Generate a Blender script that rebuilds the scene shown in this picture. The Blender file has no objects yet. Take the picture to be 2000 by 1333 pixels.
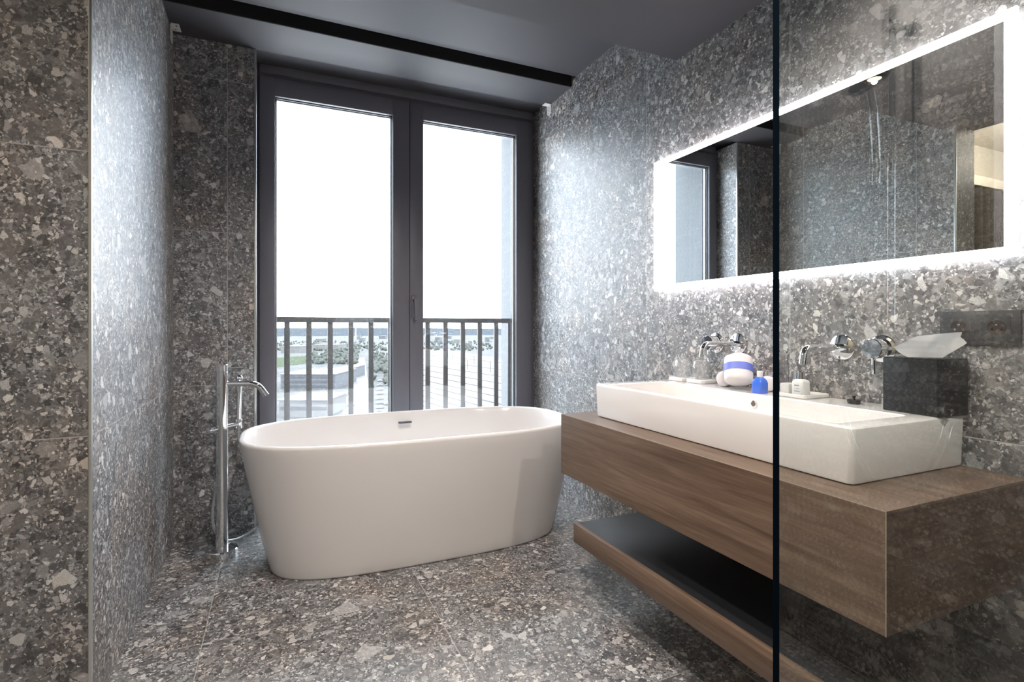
import bpy, bmesh, math, random
from mathutils import Vector, Matrix, noise

random.seed(7)
scene = bpy.context.scene
COL = scene.collection
PI = math.pi

# ------------------------------------------------------------------ camera
FPX = 1034.0                      # focal length in pixels of the 2000 px wide frame
YAW = math.radians(24.0)          # turned right of the room's long axis (+Y)
cam_data = bpy.data.cameras.new("camera")
cam_data.sensor_width = 36.0
cam_data.lens = 36.0 * FPX / 2000.0
cam_data.shift_y = -0.013
cam_data.clip_start = 0.02
cam_data.clip_end = 20000
cam = bpy.data.objects.new("camera", cam_data)
COL.objects.link(cam)
cam.location = (0, 0, 1.1)
cam.rotation_euler = (math.radians(90), 0, -YAW)
scene.camera = cam

# ------------------------------------------------------------------ view / world
vs = scene.view_settings
vs.view_transform = 'Standard'
vs.look = 'None'
vs.exposure = 0.28
vs.gamma = 1.0
vs.use_curve_mapping = False

SKY = 13.0
world = bpy.data.worlds.new("overcast_sky")
scene.world = world
world.use_nodes = True
wn, wl = world.node_tree.nodes, world.node_tree.links
wn.clear()
w_out = wn.new('ShaderNodeOutputWorld')
w_bg = wn.new('ShaderNodeBackground')
w_tc = wn.new('ShaderNodeTexCoord')
w_map = wn.new('ShaderNodeMapping')
w_map.inputs['Scale'].default_value = (1.0, 1.0, 2.6)
w_no = wn.new('ShaderNodeTexNoise')
w_no.inputs['Scale'].default_value = 2.2
w_no.inputs['Detail'].default_value = 5
w_ra = wn.new('ShaderNodeValToRGB')
w_ra.color_ramp.elements[0].position = 0.36
w_ra.color_ramp.elements[0].color = (0.60, 0.70, 0.86, 1)
w_ra.color_ramp.elements[1].position = 0.62
w_ra.color_ramp.elements[1].color = (0.96, 0.985, 1.0, 1)
w_bg.inputs['Strength'].default_value = SKY
wl.new(w_tc.outputs['Generated'], w_map.inputs['Vector'])
wl.new(w_map.outputs['Vector'], w_no.inputs['Vector'])
wl.new(w_no.outputs['Fac'], w_ra.inputs['Fac'])
wl.new(w_ra.outputs['Color'], w_bg.inputs['Color'])
wl.new(w_bg.outputs['Background'], w_out.inputs['Surface'])

WARM = (1.0, 0.90, 0.82)
DOWNLIGHTS = [  # x, y, z, watts, label
    (0.18, 0.62, 2.327, 88, 'warm round recessed downlight in the dark ceiling over the shower entrance'),
    (0.60, 1.656, 2.327, 80, 'warm round recessed downlight whose reflection glows in the lit mirror'),
    (1.20, -0.15, 2.327, 85, 'warm round recessed downlight in the ceiling inside the shower'),
]
BEDROOM_W = 60

# ------------------------------------------------------------------ helpers
ORG = {}


def tag(o, label=None, cat=None, group=None, kind=None):
    if label: o['label'] = label
    if cat: o['category'] = cat
    if group: o['group'] = group
    if kind: o['kind'] = kind
    return o


def thing(name, loc, label, cat, group=None, kind=None):
    o = bpy.data.objects.new(name, None)
    o.empty_display_size = 0.1
    COL.objects.link(o)
    o.location = loc
    ORG[o.name] = Vector(loc)
    return tag(o, label, cat, group, kind)


def obj(name, bm, mats, parent=None, loc=None, smooth=True, ang=35):
    """link bm (built in world coordinates) as one mesh object"""
    bmesh.ops.recalc_face_normals(bm, faces=bm.faces)
    org = ORG[parent.name] if parent is not None else Vector(loc or (0, 0, 0))
    if org.length > 0:
        bmesh.ops.translate(bm, vec=-org, verts=bm.verts)
    me = bpy.data.meshes.new(name)
    bm.to_mesh(me)
    bm.free()
    if smooth:
        me.shade_smooth()
        me.set_sharp_from_angle(angle=math.radians(ang))
    if not isinstance(mats, (list, tuple)):
        mats = [mats]
    for m in mats:
        me.materials.append(m)
    o = bpy.data.objects.new(name, me)
    COL.objects.link(o)
    if parent is not None:
        o.parent = parent
    else:
        o.location = org
    ORG[o.name] = org
    return o


def new():
    return bmesh.new()


def box(bm, x0, x1, y0, y1, z0, z1, bev=0.0, seg=2, rot=None, mat=0):
    c = Vector(((x0 + x1) / 2, (y0 + y1) / 2, (z0 + z1) / 2))
    r = bmesh.ops.create_cube(bm, size=1.0)
    vs_ = r['verts']
    bmesh.ops.scale(bm, vec=(abs(x1 - x0), abs(y1 - y0), abs(z1 - z0)), verts=vs_)
    faces = set(f for v in vs_ for f in v.link_faces)
    for f in faces: f.material_index = mat
    if bev > 0:
        edges = list(set(e for v in vs_ for e in v.link_edges))
        rr = bmesh.ops.bevel(bm, geom=edges, offset=bev, segments=seg, affect='EDGES', profile=0.5)
        vs_ = list(set(v for f in rr['faces'] for v in f.verts) | set(v for v in vs_ if v.is_valid))
        vs_ = [v for v in vs_ if v.is_valid]
    if rot is not None:
        bmesh.ops.rotate(bm, cent=(0, 0, 0), matrix=rot, verts=vs_)
    bmesh.ops.translate(bm, vec=c, verts=vs_)
    return vs_


def sweep(bm, pts, rad, seg=16, caps=True):
    """tube along points, rad a number or list"""
    pts = [Vector(p) for p in pts]
    n = len(pts)
    if not isinstance(rad, (list, tuple)): rad = [rad] * n
    t0 = (pts[1] - pts[0]).normalized()
    up = Vector((0, 0, 1)) if abs(t0.z) < 0.9 else Vector((1, 0, 0))
    nrm = (up - up.dot(t0) * t0).normalized()
    rings = []
    for i, p in enumerate(pts):
        if i == 0: t = t0
        elif i == n - 1: t = (pts[-1] - pts[-2]).normalized()
        else: t = ((pts[i + 1] - p).normalized() + (p - pts[i - 1]).normalized()).normalized()
        nrm = (nrm - nrm.dot(t) * t).normalized()
        b = t.cross(nrm)
        rings.append([bm.verts.new(p + rad[i] * (math.cos(2 * PI * k / seg) * nrm + math.sin(2 * PI * k / seg) * b)) for k in range(seg)])
    for a, b in zip(rings[:-1], rings[1:]):
        for k in range(seg):
            bm.faces.new((a[k], a[(k + 1) % seg], b[(k + 1) % seg], b[k]))
    if caps:
        bm.faces.new(rings[0][::-1])
        bm.faces.new(rings[-1])
    return rings


def cyl(bm, p0, p1, r, seg=32, bev=0.0):
    p0, p1 = Vector(p0), Vector(p1)
    if bev > 0:
        d = (p1 - p0).normalized()
        b = bev
        pts = [p0, p0 + d * b * .3, p0 + d * b, p1 - d * b, p1 - d * b * .3, p1]
        sweep(bm, pts, [r - b, r - b * .3, r, r, r - b * .3, r - b], seg)
    else:
        sweep(bm, [p0, p1], r, seg)


def smooth_path(pts, sub=10):
    P = [Vector(p) for p in pts]
    P = [P[0] * 2 - P[1]] + P + [P[-1] * 2 - P[-2]]
    out = []
    for i in range(1, len(P) - 2):
        a, b, c, d = P[i - 1:i + 3]
        for k in range(sub):
            t = k / sub
            out.append(0.5 * ((2 * b) + (c - a) * t + (2 * a - 5 * b + 4 * c - d) * t * t + (3 * b - a - 3 * c + d) * t ** 3))
    out.append(P[-2])
    return out


def rounded(pts, r, seg=8):
    """polyline with its inner corners rounded by radius r"""
    P = [Vector(p) for p in pts]
    out = [P[0]]
    for i in range(1, len(P) - 1):
        a, b, c = P[i - 1], P[i], P[i + 1]
        u, v = (a - b).normalized(), (c - b).normalized()
        rr = min(r, (a - b).length * .49, (c - b).length * .49)
        s, e = b + u * rr, b + v * rr
        for k in range(seg + 1):
            t = k / seg
            out.append((1 - t) ** 2 * s + 2 * t * (1 - t) * b + t * t * e)
    out.append(P[-1])
    return out


def lathe(bm, prof, c, seg=40, axis='z'):
    """prof: list of (r, h) about axis through c"""
    c = Vector(c)
    rings = []
    for r, h in prof:
        ring = []
        for k in range(seg):
            a = 2 * PI * k / seg
            if axis == 'z': v = Vector((r * math.cos(a), r * math.sin(a), h))
            elif axis == 'x': v = Vector((h, r * math.cos(a), r * math.sin(a)))
            else: v = Vector((r * math.cos(a), h, r * math.sin(a)))
            ring.append(bm.verts.new(c + v))
        rings.append(ring)
    for a, b in zip(rings[:-1], rings[1:]):
        for k in range(seg):
            bm.faces.new((a[k], a[(k + 1) % seg], b[(k + 1) % seg], b[k]))
    if prof[0][0] > 1e-4: bm.faces.new(rings[0][::-1])
    if prof[-1][0] > 1e-4: bm.faces.new(rings[-1])
    bmesh.ops.remove_doubles(bm, verts=bm.verts, dist=1e-6)


def rrect(x0, x1, y0, y1, r, seg=6):
    pts = []
    for cx, cy, a0 in ((x1 - r, y1 - r, 0), (x0 + r, y1 - r, 90), (x0 + r, y0 + r, 180), (x1 - r, y0 + r, 270)):
        for k in range(seg + 1):
            a = math.radians(a0 + 90 * k / seg)
            pts.append((cx + r * math.cos(a), cy + r * math.sin(a)))
    return pts


def loft(bm, loops, cap0=True, cap1=True):
    rings = [[bm.verts.new(p) for p in L] for L in loops]
    n = len(rings[0])
    for a, b in zip(rings[:-1], rings[1:]):
        for k in range(n):
            bm.faces.new((a[k], a[(k + 1) % n], b[(k + 1) % n], b[k]))
    if cap0: bm.faces.new(rings[0][::-1])
    if cap1: bm.faces.new(rings[-1])
    return rings


# ------------------------------------------------------------------ materials
def mat(name, color=(0.5, 0.5, 0.5), rough=0.5, metal=0.0, spec=0.5, coat=0.0, emit=None, estr=0.0, noise_amt=0.0, noise_scale=20):
    m = bpy.data.materials.new(name)
    m.use_nodes = True
    b = m.node_tree.nodes['Principled BSDF']
    b.inputs['Base Color'].default_value = (*color, 1)
    b.inputs['Roughness'].default_value = rough
    b.inputs['Metallic'].default_value = metal
    b.inputs['Specular IOR Level'].default_value = spec
    b.inputs['Coat Weight'].default_value = coat
    b.inputs['Coat Roughness'].default_value = 0.05
    if emit:
        b.inputs['Emission Color'].default_value = (*emit, 1)
        b.inputs['Emission Strength'].default_value = estr
    if noise_amt > 0:
        N, L = m.node_tree.nodes, m.node_tree.links
        tc = N.new('ShaderNodeTexCoord'); no = N.new('ShaderNodeTexNoise')
        no.inputs['Scale'].default_value = noise_scale
        no.inputs['Detail'].default_value = 6
        mr = N.new('ShaderNodeMapRange')
        mr.inputs['To Min'].default_value = 1 - noise_amt
        mr.inputs['To Max'].default_value = 1 + noise_amt
        mx = N.new('ShaderNodeVectorMath'); mx.operation = 'SCALE'
        mx.inputs[0].default_value = color
        L.new(tc.outputs['Object'], no.inputs['Vector'])
        L.new(no.outputs['Fac'], mr.inputs['Value'])
        L.new(mr.outputs['Result'], mx.inputs['Scale'])
        L.new(mx.outputs['Vector'], b.inputs['Base Color'])
    return m


def terrazzo(name, offs, gain=1.25, rough=0.46):
    m = bpy.data.materials.new(name)
    m.use_nodes = True
    N, L = m.node_tree.nodes, m.node_tree.links
    bsdf = N['Principled BSDF']

    def math_(op, a, b=None, c=None):
        n = N.new('ShaderNodeMath'); n.operation = op
        for i, v in enumerate((a, b, c)):
            if v is None: continue
            if isinstance(v, (int, float)): n.inputs[i].default_value = v
            else: L.new(v, n.inputs[i])
        return n.outputs[0]

    def vmath(op, a, b=None, s=None):
        n = N.new('ShaderNodeVectorMath'); n.operation = op
        for i, v in enumerate((a, b)):
            if v is None: continue
            if isinstance(v, tuple): n.inputs[i].default_value = v
            else: L.new(v, n.inputs[i])
        if s is not None:
            if isinstance(s, (int, float)): n.inputs['Scale'].default_value = s
            else: L.new(s, n.inputs['Scale'])
        return n.outputs[0]

    def mixc(f, a, b):
        n = N.new('ShaderNodeMix'); n.data_type = 'RGBA'
        for k, v in ((0, f), (6, a), (7, b)):
            if isinstance(v, (int, float)): n.inputs[k].default_value = v
            elif isinstance(v, tuple): n.inputs[k].default_value = (*v, 1)
            else: L.new(v, n.inputs[k])
        return n.outputs[2]

    def ramp(f, stops, interp='LINEAR'):
        n = N.new('ShaderNodeValToRGB'); cr = n.color_ramp; cr.interpolation = interp
        while len(cr.elements) < len(stops): cr.elements.new(0.5)
        for e, (p, c) in zip(cr.elements, stops):
            e.position = p; e.color = (*c, 1)
        L.new(f, n.inputs['Fac'])
        return n.outputs['Color']

    geo = N.new('ShaderNodeNewGeometry')
    pos, nor = geo.outputs['Position'], geo.outputs['Normal']
    # 80 cm tiles: index per axis, each tile cut from another part of the stone
    q = vmath('DIVIDE', vmath('SUBTRACT', pos, offs), (0.8, 0.8, 0.8))
    idx = vmath('FLOOR', q)
    wn_ = N.new('ShaderNodeTexWhiteNoise'); wn_.noise_dimensions = '3D'
    L.new(vmath('ADD', idx, (0.5, 0.5, 0.5)), wn_.inputs['Vector'])
    shift = vmath('SCALE', wn_.outputs['Color'], s=7.0)
    p = vmath('ADD', pos, shift)
    wob = N.new('ShaderNodeTexNoise'); wob.inputs['Scale'].default_value = 26; wob.inputs['Detail'].default_value = 3
    L.new(p, wob.inputs['Vector'])
    p2 = vmath('ADD', p, vmath('SCALE', vmath('SUBTRACT', wob.outputs['Color'], (0.5, 0.5, 0.5)), s=0.022))

    # matrix: mottled greys with fine grit
    big = N.new('ShaderNodeTexNoise'); big.inputs['Scale'].default_value = 5.5; big.inputs['Detail'].default_value = 8
    big.inputs['Roughness'].default_value = 0.65
    L.new(p, big.inputs['Vector'])
    base = ramp(big.outputs['Fac'], [(0.36, (0.048, 0.047, 0.048)), (0.50, (0.118, 0.115, 0.114)), (0.64, (0.235, 0.230, 0.228))])
    fine = N.new('ShaderNodeTexNoise'); fine.inputs['Scale'].default_value = 210; fine.inputs['Detail'].default_value = 5
    fine.inputs['Roughness'].default_value = 0.75
    L.new(p, fine.inputs['Vector'])
    fv = N.new('ShaderNodeMapRange')
    fv.inputs['From Min'].default_value = 0.25; fv.inputs['From Max'].default_value = 0.75
    fv.inputs['To Min'].default_value = 0.4; fv.inputs['To Max'].default_value = 1.65
    L.new(fine.outputs['Fac'], fv.inputs['Value'])
    col = vmath('SCALE', base, s=fv.outputs[0])

    greys = [(0.0, (0.016, 0.016, 0.018)), (0.22, (0.045, 0.044, 0.045)), (0.45, (0.130, 0.127, 0.126)),
             (0.60, (0.105, 0.092, 0.084)), (0.78, (0.255, 0.250, 0.246)), (0.92, (0.36, 0.35, 0.34)), (1.0, (0.56, 0.54, 0.51))]
    # (scale, share of cells that are stones, edge softness, seed, aspect)
    for sc, share, edge, seed, strength, asp in ((190, 0.80, 0.03, 3.1, 0.85, (1, 1, 1)), (95, 0.62, 0.05, 9.7, 0.85, (1, 1, 1.2)),
                                       (48, 0.42, 0.07, 1.3, 0.85, (1.2, 1, 1)), (24, 0.28, 0.11, 5.9, 0.72, (1, 1.25, 0.9)),
                                       (11, 0.20, 0.14, 12.4, 0.5, (1, 1, 1.3))):
        pp = vmath('MULTIPLY', vmath('ADD', p2, (seed, seed * 1.7, seed * 0.6)), asp)
        v = N.new('ShaderNodeTexVoronoi'); v.feature = 'F1'; v.inputs['Scale'].default_value = sc
        e = N.new('ShaderNodeTexVoronoi'); e.feature = 'DISTANCE_TO_EDGE'; e.inputs['Scale'].default_value = sc
        L.new(pp, v.inputs['Vector']); L.new(pp, e.inputs['Vector'])
        sx = N.new('ShaderNodeSeparateColor'); L.new(v.outputs['Color'], sx.inputs[0])
        present = math_('LESS_THAN', sx.outputs[0], share)
        thr = math_('MULTIPLY_ADD', sx.outputs[1], edge * 1.5, edge * 0.35)
        inside = N.new('ShaderNodeMapRange')
        inside.interpolation_type = 'SMOOTHSTEP'
        L.new(math_('SUBTRACT', e.outputs['Distance'], thr), inside.inputs['Value'])
        inside.inputs['From Min'].default_value = 0.0
        inside.inputs['From Max'].default_value = 0.03
        mask = math_('MULTIPLY', present, inside.outputs[0])
        mask = math_('MULTIPLY', mask, strength)
        cc = ramp(sx.outputs[2], greys)
        cn = N.new('ShaderNodeTexNoise'); cn.inputs['Scale'].default_value = sc * 2.2; cn.inputs['Detail'].default_value = 4
        L.new(p, cn.inputs['Vector'])
        cm = N.new('ShaderNodeMapRange'); cm.inputs['To Min'].default_value = 0.72; cm.inputs['To Max'].default_value = 1.28
        L.new(cn.outputs['Fac'], cm.inputs['Value'])
        col = mixc(mask, col, vmath('SCALE', cc, s=cm.outputs[0]))
    # sparse sharp pale chips
    for sc, share, seed in ((150, 0.050, 44.0), (75, 0.035, 21.0), (34, 0.020, 33.0)):
        pp = vmath('ADD', p2, (seed, seed * 1.3, seed * 2.1))
        v = N.new('ShaderNodeTexVoronoi'); v.feature = 'F1'; v.inputs['Scale'].default_value = sc
        e = N.new('ShaderNodeTexVoronoi'); e.feature = 'DISTANCE_TO_EDGE'; e.inputs['Scale'].default_value = sc
        L.new(pp, v.inputs['Vector']); L.new(pp, e.inputs['Vector'])
        sx = N.new('ShaderNodeSeparateColor'); L.new(v.outputs['Color'], sx.inputs[0])
        mask = math_('MULTIPLY', math_('LESS_THAN', sx.outputs[0], share), math_('GREATER_THAN', e.outputs['Distance'], 0.11))
        cc = ramp(sx.outputs[1], [(0, (0.42, 0.38, 0.33)), (0.3, (0.58, 0.56, 0.53)), (1, (0.33, 0.32, 0.31))])
        col = mixc(math_('MULTIPLY', mask, 0.85), col, cc)
    # fine crystalline grain over stones and matrix alike
    fg = N.new('ShaderNodeTexNoise'); fg.inputs['Scale'].default_value = 420; fg.inputs['Detail'].default_value = 3
    L.new(p, fg.inputs['Vector'])
    gm = N.new('ShaderNodeMapRange')
    gm.inputs['From Min'].default_value = 0.3; gm.inputs['From Max'].default_value = 0.7
    gm.inputs['To Min'].default_value = 0.72; gm.inputs['To Max'].default_value = 1.28
    L.new(fg.outputs['Fac'], gm.inputs['Value'])
    col = vmath('SCALE', col, s=gm.outputs[0])
    wr = N.new('ShaderNodeTexNoise'); wr.inputs['Scale'].default_value = 3.1; wr.inputs['Detail'].default_value = 3
    L.new(vmath('ADD', p, (4.0, 9.0, 2.0)), wr.inputs['Vector'])
    col = vmath('MULTIPLY', col, ramp(wr.outputs['Fac'], [(0.42, (0.95, 0.99, 1.03)), (0.66, (1.03, 0.97, 0.93))]))
    # joints
    fr = vmath('FRACTION', q)
    sf = N.new('ShaderNodeSeparateXYZ'); L.new(fr, sf.inputs[0])
    sn = N.new('ShaderNodeSeparateXYZ'); L.new(vmath('ABSOLUTE', nor), sn.inputs[0])
    joint = None
    for i in range(3):
        d = math_('MINIMUM', sf.outputs[i], math_('SUBTRACT', 1.0, sf.outputs[i]))
        g = math_('MULTIPLY', math_('LESS_THAN', d, 0.0018), math_('LESS_THAN', sn.outputs[i], 0.5))
        joint = g if joint is None else math_('MAXIMUM', joint, g)
    col = mixc(math_('MULTIPLY', joint, 0.9), col, (0.34, 0.325, 0.31))
    if gain != 1.0:
        col = vmath('SCALE', col, s=gain)
    L.new(col, bsdf.inputs['Base Color'])
    rr = math_('MULTIPLY_ADD', fine.outputs['Fac'], 0.16, rough - 0.08)
    rr = math_('MAXIMUM', rr, math_('MULTIPLY', joint, 0.7))
    L.new(rr, bsdf.inputs['Roughness'])
    bsdf.inputs['Specular IOR Level'].default_value = 0.8
    bsdf.inputs['IOR'].default_value = 1.62
    bp = N.new('ShaderNodeBump'); bp.inputs['Strength'].default_value = 0.10; bp.inputs['Distance'].default_value = 0.002
    L.new(math_('SUBTRACT', big.outputs['Fac'], math_('MULTIPLY', joint, 0.6)), bp.inputs['Height'])
    L.new(bp.outputs['Normal'], bsdf.inputs['Normal'])
    return m


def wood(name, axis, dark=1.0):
    """walnut laminate, grain along the given axis"""
    m = bpy.data.materials.new(name)
    m.use_nodes = True
    N, L = m.node_tree.nodes, m.node_tree.links
    b = N['Principled BSDF']
    tc = N.new('ShaderNodeTexCoord')
    mp = N.new('ShaderNodeMapping')
    s = [46.0, 46.0, 46.0]; s['xyz'.index(axis)] = 2.2
    mp.inputs['Scale'].default_value = s
    L.new(tc.outputs['Object'], mp.inputs['Vector'])
    n1 = N.new('ShaderNodeTexNoise'); n1.inputs['Scale'].default_value = 1.0; n1.inputs['Detail'].default_value = 9
    n1.inputs['Roughness'].default_value = 0.62; n1.inputs['Distortion'].default_value = 0.8
    L.new(mp.outputs['Vector'], n1.inputs['Vector'])
    mp2 = N.new('ShaderNodeMapping')
    s2 = [300.0, 300.0, 300.0]; s2['xyz'.index(axis)] = 9.0
    mp2.inputs['Scale'].default_value = s2
    L.new(tc.outputs['Object'], mp2.inputs['Vector'])
    n2 = N.new('ShaderNodeTexNoise'); n2.inputs['Scale'].default_value = 1.0; n2.inputs['Detail'].default_value = 4
    L.new(mp2.outputs['Vector'], n2.inputs['Vector'])
    mp3 = N.new('ShaderNodeMapping')
    s3 = [7.0, 7.0, 7.0]; s3['xyz'.index(axis)] = 1.0
    mp3.inputs['Scale'].default_value = s3
    L.new(tc.outputs['Object'], mp3.inputs['Vector'])
    n3 = N.new('ShaderNodeTexNoise'); n3.inputs['Scale'].default_value = 1.0; n3.inputs['Detail'].default_value = 3
    L.new(mp3.outputs['Vector'], n3.inputs['Vector'])
    a = N.new('ShaderNodeMath'); a.operation = 'MULTIPLY_ADD'; a.inputs[1].default_value = 0.35
    L.new(n2.outputs['Fac'], a.inputs[0]); L.new(n1.outputs['Fac'], a.inputs[2])
    a2 = N.new('ShaderNodeMath'); a2.operation = 'MULTIPLY_ADD'; a2.inputs[1].default_value = 0.35
    L.new(n3.outputs['Fac'], a2.inputs[0]); L.new(a.outputs[0], a2.inputs[2])
    r = N.new('ShaderNodeValToRGB')
    st = [(0.60, (0.050, 0.029, 0.019)), (0.76, (0.096, 0.059, 0.038)), (0.92, (0.130, 0.084, 0.056)), (1.0, (0.160, 0.108, 0.074))]
    cr = r.color_ramp
    while len(cr.elements) < 4: cr.elements.new(0.5)
    for e, (p, c) in zip(cr.elements, st):
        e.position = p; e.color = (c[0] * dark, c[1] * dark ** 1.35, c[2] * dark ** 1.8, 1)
    L.new(a2.outputs[0], r.inputs['Fac'])
    L.new(r.outputs['Color'], b.inputs['Base Color'])
    b.inputs['Roughness'].default_value = 0.36
    b.inputs['Specular IOR Level'].default_value = 0.5
    bp = N.new('ShaderNodeBump'); bp.inputs['Strength'].default_value = 0.12; bp.inputs['Distance'].default_value = 0.001
    L.new(n2.outputs['Fac'], bp.inputs['Height'])
    L.new(bp.outputs['Normal'], b.inputs['Normal'])
    return m


def glass(name, tint=(0.97, 0.99, 0.985), ior=1.5, rough=0.0, sheen_mix=0.0):
    """thin clear sheet: each face reflects by Fresnel and lets the rest straight through"""
    m = bpy.data.materials.new(name)
    m.use_nodes = True
    N, L = m.node_tree.nodes, m.node_tree.links
    N.clear()
    out = N.new('ShaderNodeOutputMaterial'); mix = N.new('ShaderNodeMixShader')
    tr = N.new('ShaderNodeBsdfTransparent'); gl = N.new('ShaderNodeBsdfGlossy')
    tr.inputs['Color'].default_value = (*tint, 1)
    gl.inputs['Roughness'].default_value = rough
    fr = N.new('ShaderNodeFresnel'); geo = N.new('ShaderNodeNewGeometry')
    mr = N.new('ShaderNodeMapRange')
    mr.inputs['To Min'].default_value = ior; mr.inputs['To Max'].default_value = 1 / ior
    L.new(geo.outputs['Backfacing'], mr.inputs['Value'])
    L.new(mr.outputs['Result'], fr.inputs['IOR'])
    L.new(fr.outputs['Fac'], mix.inputs['Fac'])
    L.new(tr.outputs[0], mix.inputs[1]); L.new(gl.outputs[0], mix.inputs[2])
    if sheen_mix > 0:      # even white diffuse mixed in as painted sheen, so clear glass shows
        df = N.new('ShaderNodeBsdfDiffuse'); df.inputs['Color'].default_value = (0.85, 0.87, 0.87, 1)
        m2 = N.new('ShaderNodeMixShader'); m2.inputs['Fac'].default_value = sheen_mix
        L.new(mix.outputs[0], m2.inputs[1]); L.new(df.outputs[0], m2.inputs[2])
        L.new(m2.outputs[0], out.inputs['Surface'])
    else:
        L.new(mix.outputs[0], out.inputs['Surface'])
    return m


M_TERR = terrazzo('terrazzo_tile', (-0.235, 2.12, 0.0))
M_TERR_L = terrazzo('terrazzo_tile_nib', (0.015, 2.056, -0.005))
M_TERR_R = terrazzo('terrazzo_tile_side', (-0.235, 2.123, 0.01))
M_CEIL = mat('charcoal_ceiling_paint', (0.056, 0.053, 0.059), 0.6, spec=0.3, noise_amt=0.04, noise_scale=3)
M_SLOTSHADE = mat('painted_slot_shade', (0.006, 0.006, 0.007), 0.8)
M_FRAME = mat('anthracite_window_frame', (0.130, 0.128, 0.150), 0.42, noise_amt=0.05, noise_scale=90)
M_BEAD = mat('dark_gasket', (0.012, 0.013, 0.015), 0.5)
M_SPACER = mat('glazing_spacer', (0.55, 0.58, 0.60), 0.35, metal=0.6)
M_TRIM = mat('brushed_steel_trim', (0.62, 0.64, 0.62), 0.32, metal=0.9)
M_CHROME = mat('chrome', (0.80, 0.82, 0.84), 0.03, metal=1.0)
M_PORC = mat('white_porcelain', (0.70, 0.68, 0.665), 0.08, spec=0.5, coat=0.3)
M_TUB = mat('white_solid_surface', (0.74, 0.715, 0.70), 0.16, spec=0.45)
M_WHITEWALL = mat('grey_render', (0.105, 0.112, 0.118), 0.8, noise_amt=0.03)
M_RAIL = mat('grey_painted_steel', (0.072, 0.068, 0.068), 0.42)
M_WOOD_Y = wood('walnut_grain_y', 'y')
M_WOOD_X = wood('walnut_grain_x_shaded', 'x', 0.62)  # side panels darkened and reddened: the weak light there is put into the colour
M_SHELFTOP = mat('black_shelf_top', (0.014, 0.015, 0.017), 0.34)  # near-black board behind the walnut front panel
M_MIRROR = mat('mirror_silver', (0.86, 0.88, 0.87), 0.0, metal=1.0)
M_LED = mat('frosted_led_border', (0.9, 0.9, 0.9), 0.4, emit=(1.0, 0.955, 0.985), estr=9.5)
M_LEDBACK = mat('led_backlight_strip', (0.9, 0.9, 0.9), 0.4, emit=(1.0, 0.93, 0.95), estr=3.2)
M_LEDWARM = mat('downlight_lens', (1, 0.9, 0.8), 0.3, emit=(1.0, 0.62, 0.30), estr=14)
M_PANE = glass('window_glass', (0.975, 0.99, 0.99), 2.0)
M_SHGLASS = glass('shower_glass', (0.96, 0.98, 0.97), 1.54)
M_SHEDGE = mat('polished_glass_edge', (0.001, 0.004, 0.008), 0.9, spec=0.02)
M_BLACKPL = mat('black_leatherette', (0.008, 0.009, 0.011), 0.5, spec=0.25, noise_amt=0.3, noise_scale=220)
M_RUBBER = mat('black_rubber', (0.008, 0.008, 0.009), 0.42)
M_GUNMETAL = mat('anthracite_socket_plastic', (0.030, 0.031, 0.034), 0.45)
M_SOCKWELL = mat('socket_well', (0.022, 0.013, 0.009), 0.5)
M_WHITEPL = mat('white_plastic', (0.66, 0.65, 0.64), 0.35)
M_TISSUE = mat('white_tissue', (0.78, 0.78, 0.79), 0.9)
M_TOWEL = mat('white_towelling', (0.68, 0.65, 0.64), 0.95, noise_amt=0.05, noise_scale=400)
M_BLUEBAND = mat('blue_paper_band', (0.12, 0.16, 0.55), 0.5)
M_BLUEGEL = mat('blue_gel_bottle', (0.045, 0.14, 0.62), 0.15, coat=0.6)
M_CREAM = mat('cream_wall_paint', (0.66, 0.62, 0.54), 0.8, noise_amt=0.03)
M_CURTAIN = mat('grey_brown_curtain', (0.10, 0.085, 0.070), 0.9, noise_amt=0.15, noise_scale=60)
M_OIL = mat('olive_toner', (0.42, 0.40, 0.20), 0.2)
M_PRINT = mat('grey_print', (0.25, 0.25, 0.28), 0.6)
M_CLEAR = glass('tumbler_glass', (0.985, 0.99, 0.99), 1.6, sheen_mix=0.07)

# ------------------------------------------------------------------ the room
XR, XL, YW, YP = 1.675, -0.477, 3.38, 3.157
Z1, Z2, Z3, ZW = 2.595, 2.637, 2.327, 2.625


def struct(name, bm, m, parent=None, **k):
    o = obj(name, bm, m, parent, **k)
    if parent is None: o['kind'] = 'structure'
    return o


b = new(); box(b, -4.1, XR, -1.1, 3.47, -0.2, 0.0)
struct('floor', b, M_TERR, smooth=False)
b = new(); box(b, XR, XR + 0.2, -1.1, 3.47, -0.2, 2.85)
struct('wall_right', b, M_TERR_R, smooth=False)
b = new(); box(b, -0.677, XL, 1.84, 3.47, 0, 2.85)
struct('wall_left', b, M_TERR_L, smooth=False)
b = new(); box(b, XL, -0.101, YP, 3.47, 0, Z1)
struct('wall_window_pillar', b, M_TERR, smooth=False)
b = new(); box(b, -0.9, XR, -1.3, -1.1, 0, 2.85)
struct('wall_shower_back', b, M_TERR, smooth=False)
# metal tile corner profiles
b = new(); box(b, XL - 0.004, XL + 0.0035, 1.8365, 1.848, 0, Z3, 0.0008)
struct('trim_1', b, M_TRIM)
b = new(); box(b, -0.1085, -0.098, YP - 0.003, YP + 0.009, 0, Z1, 0.0008)
struct('trim_2', b, M_TRIM)
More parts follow.
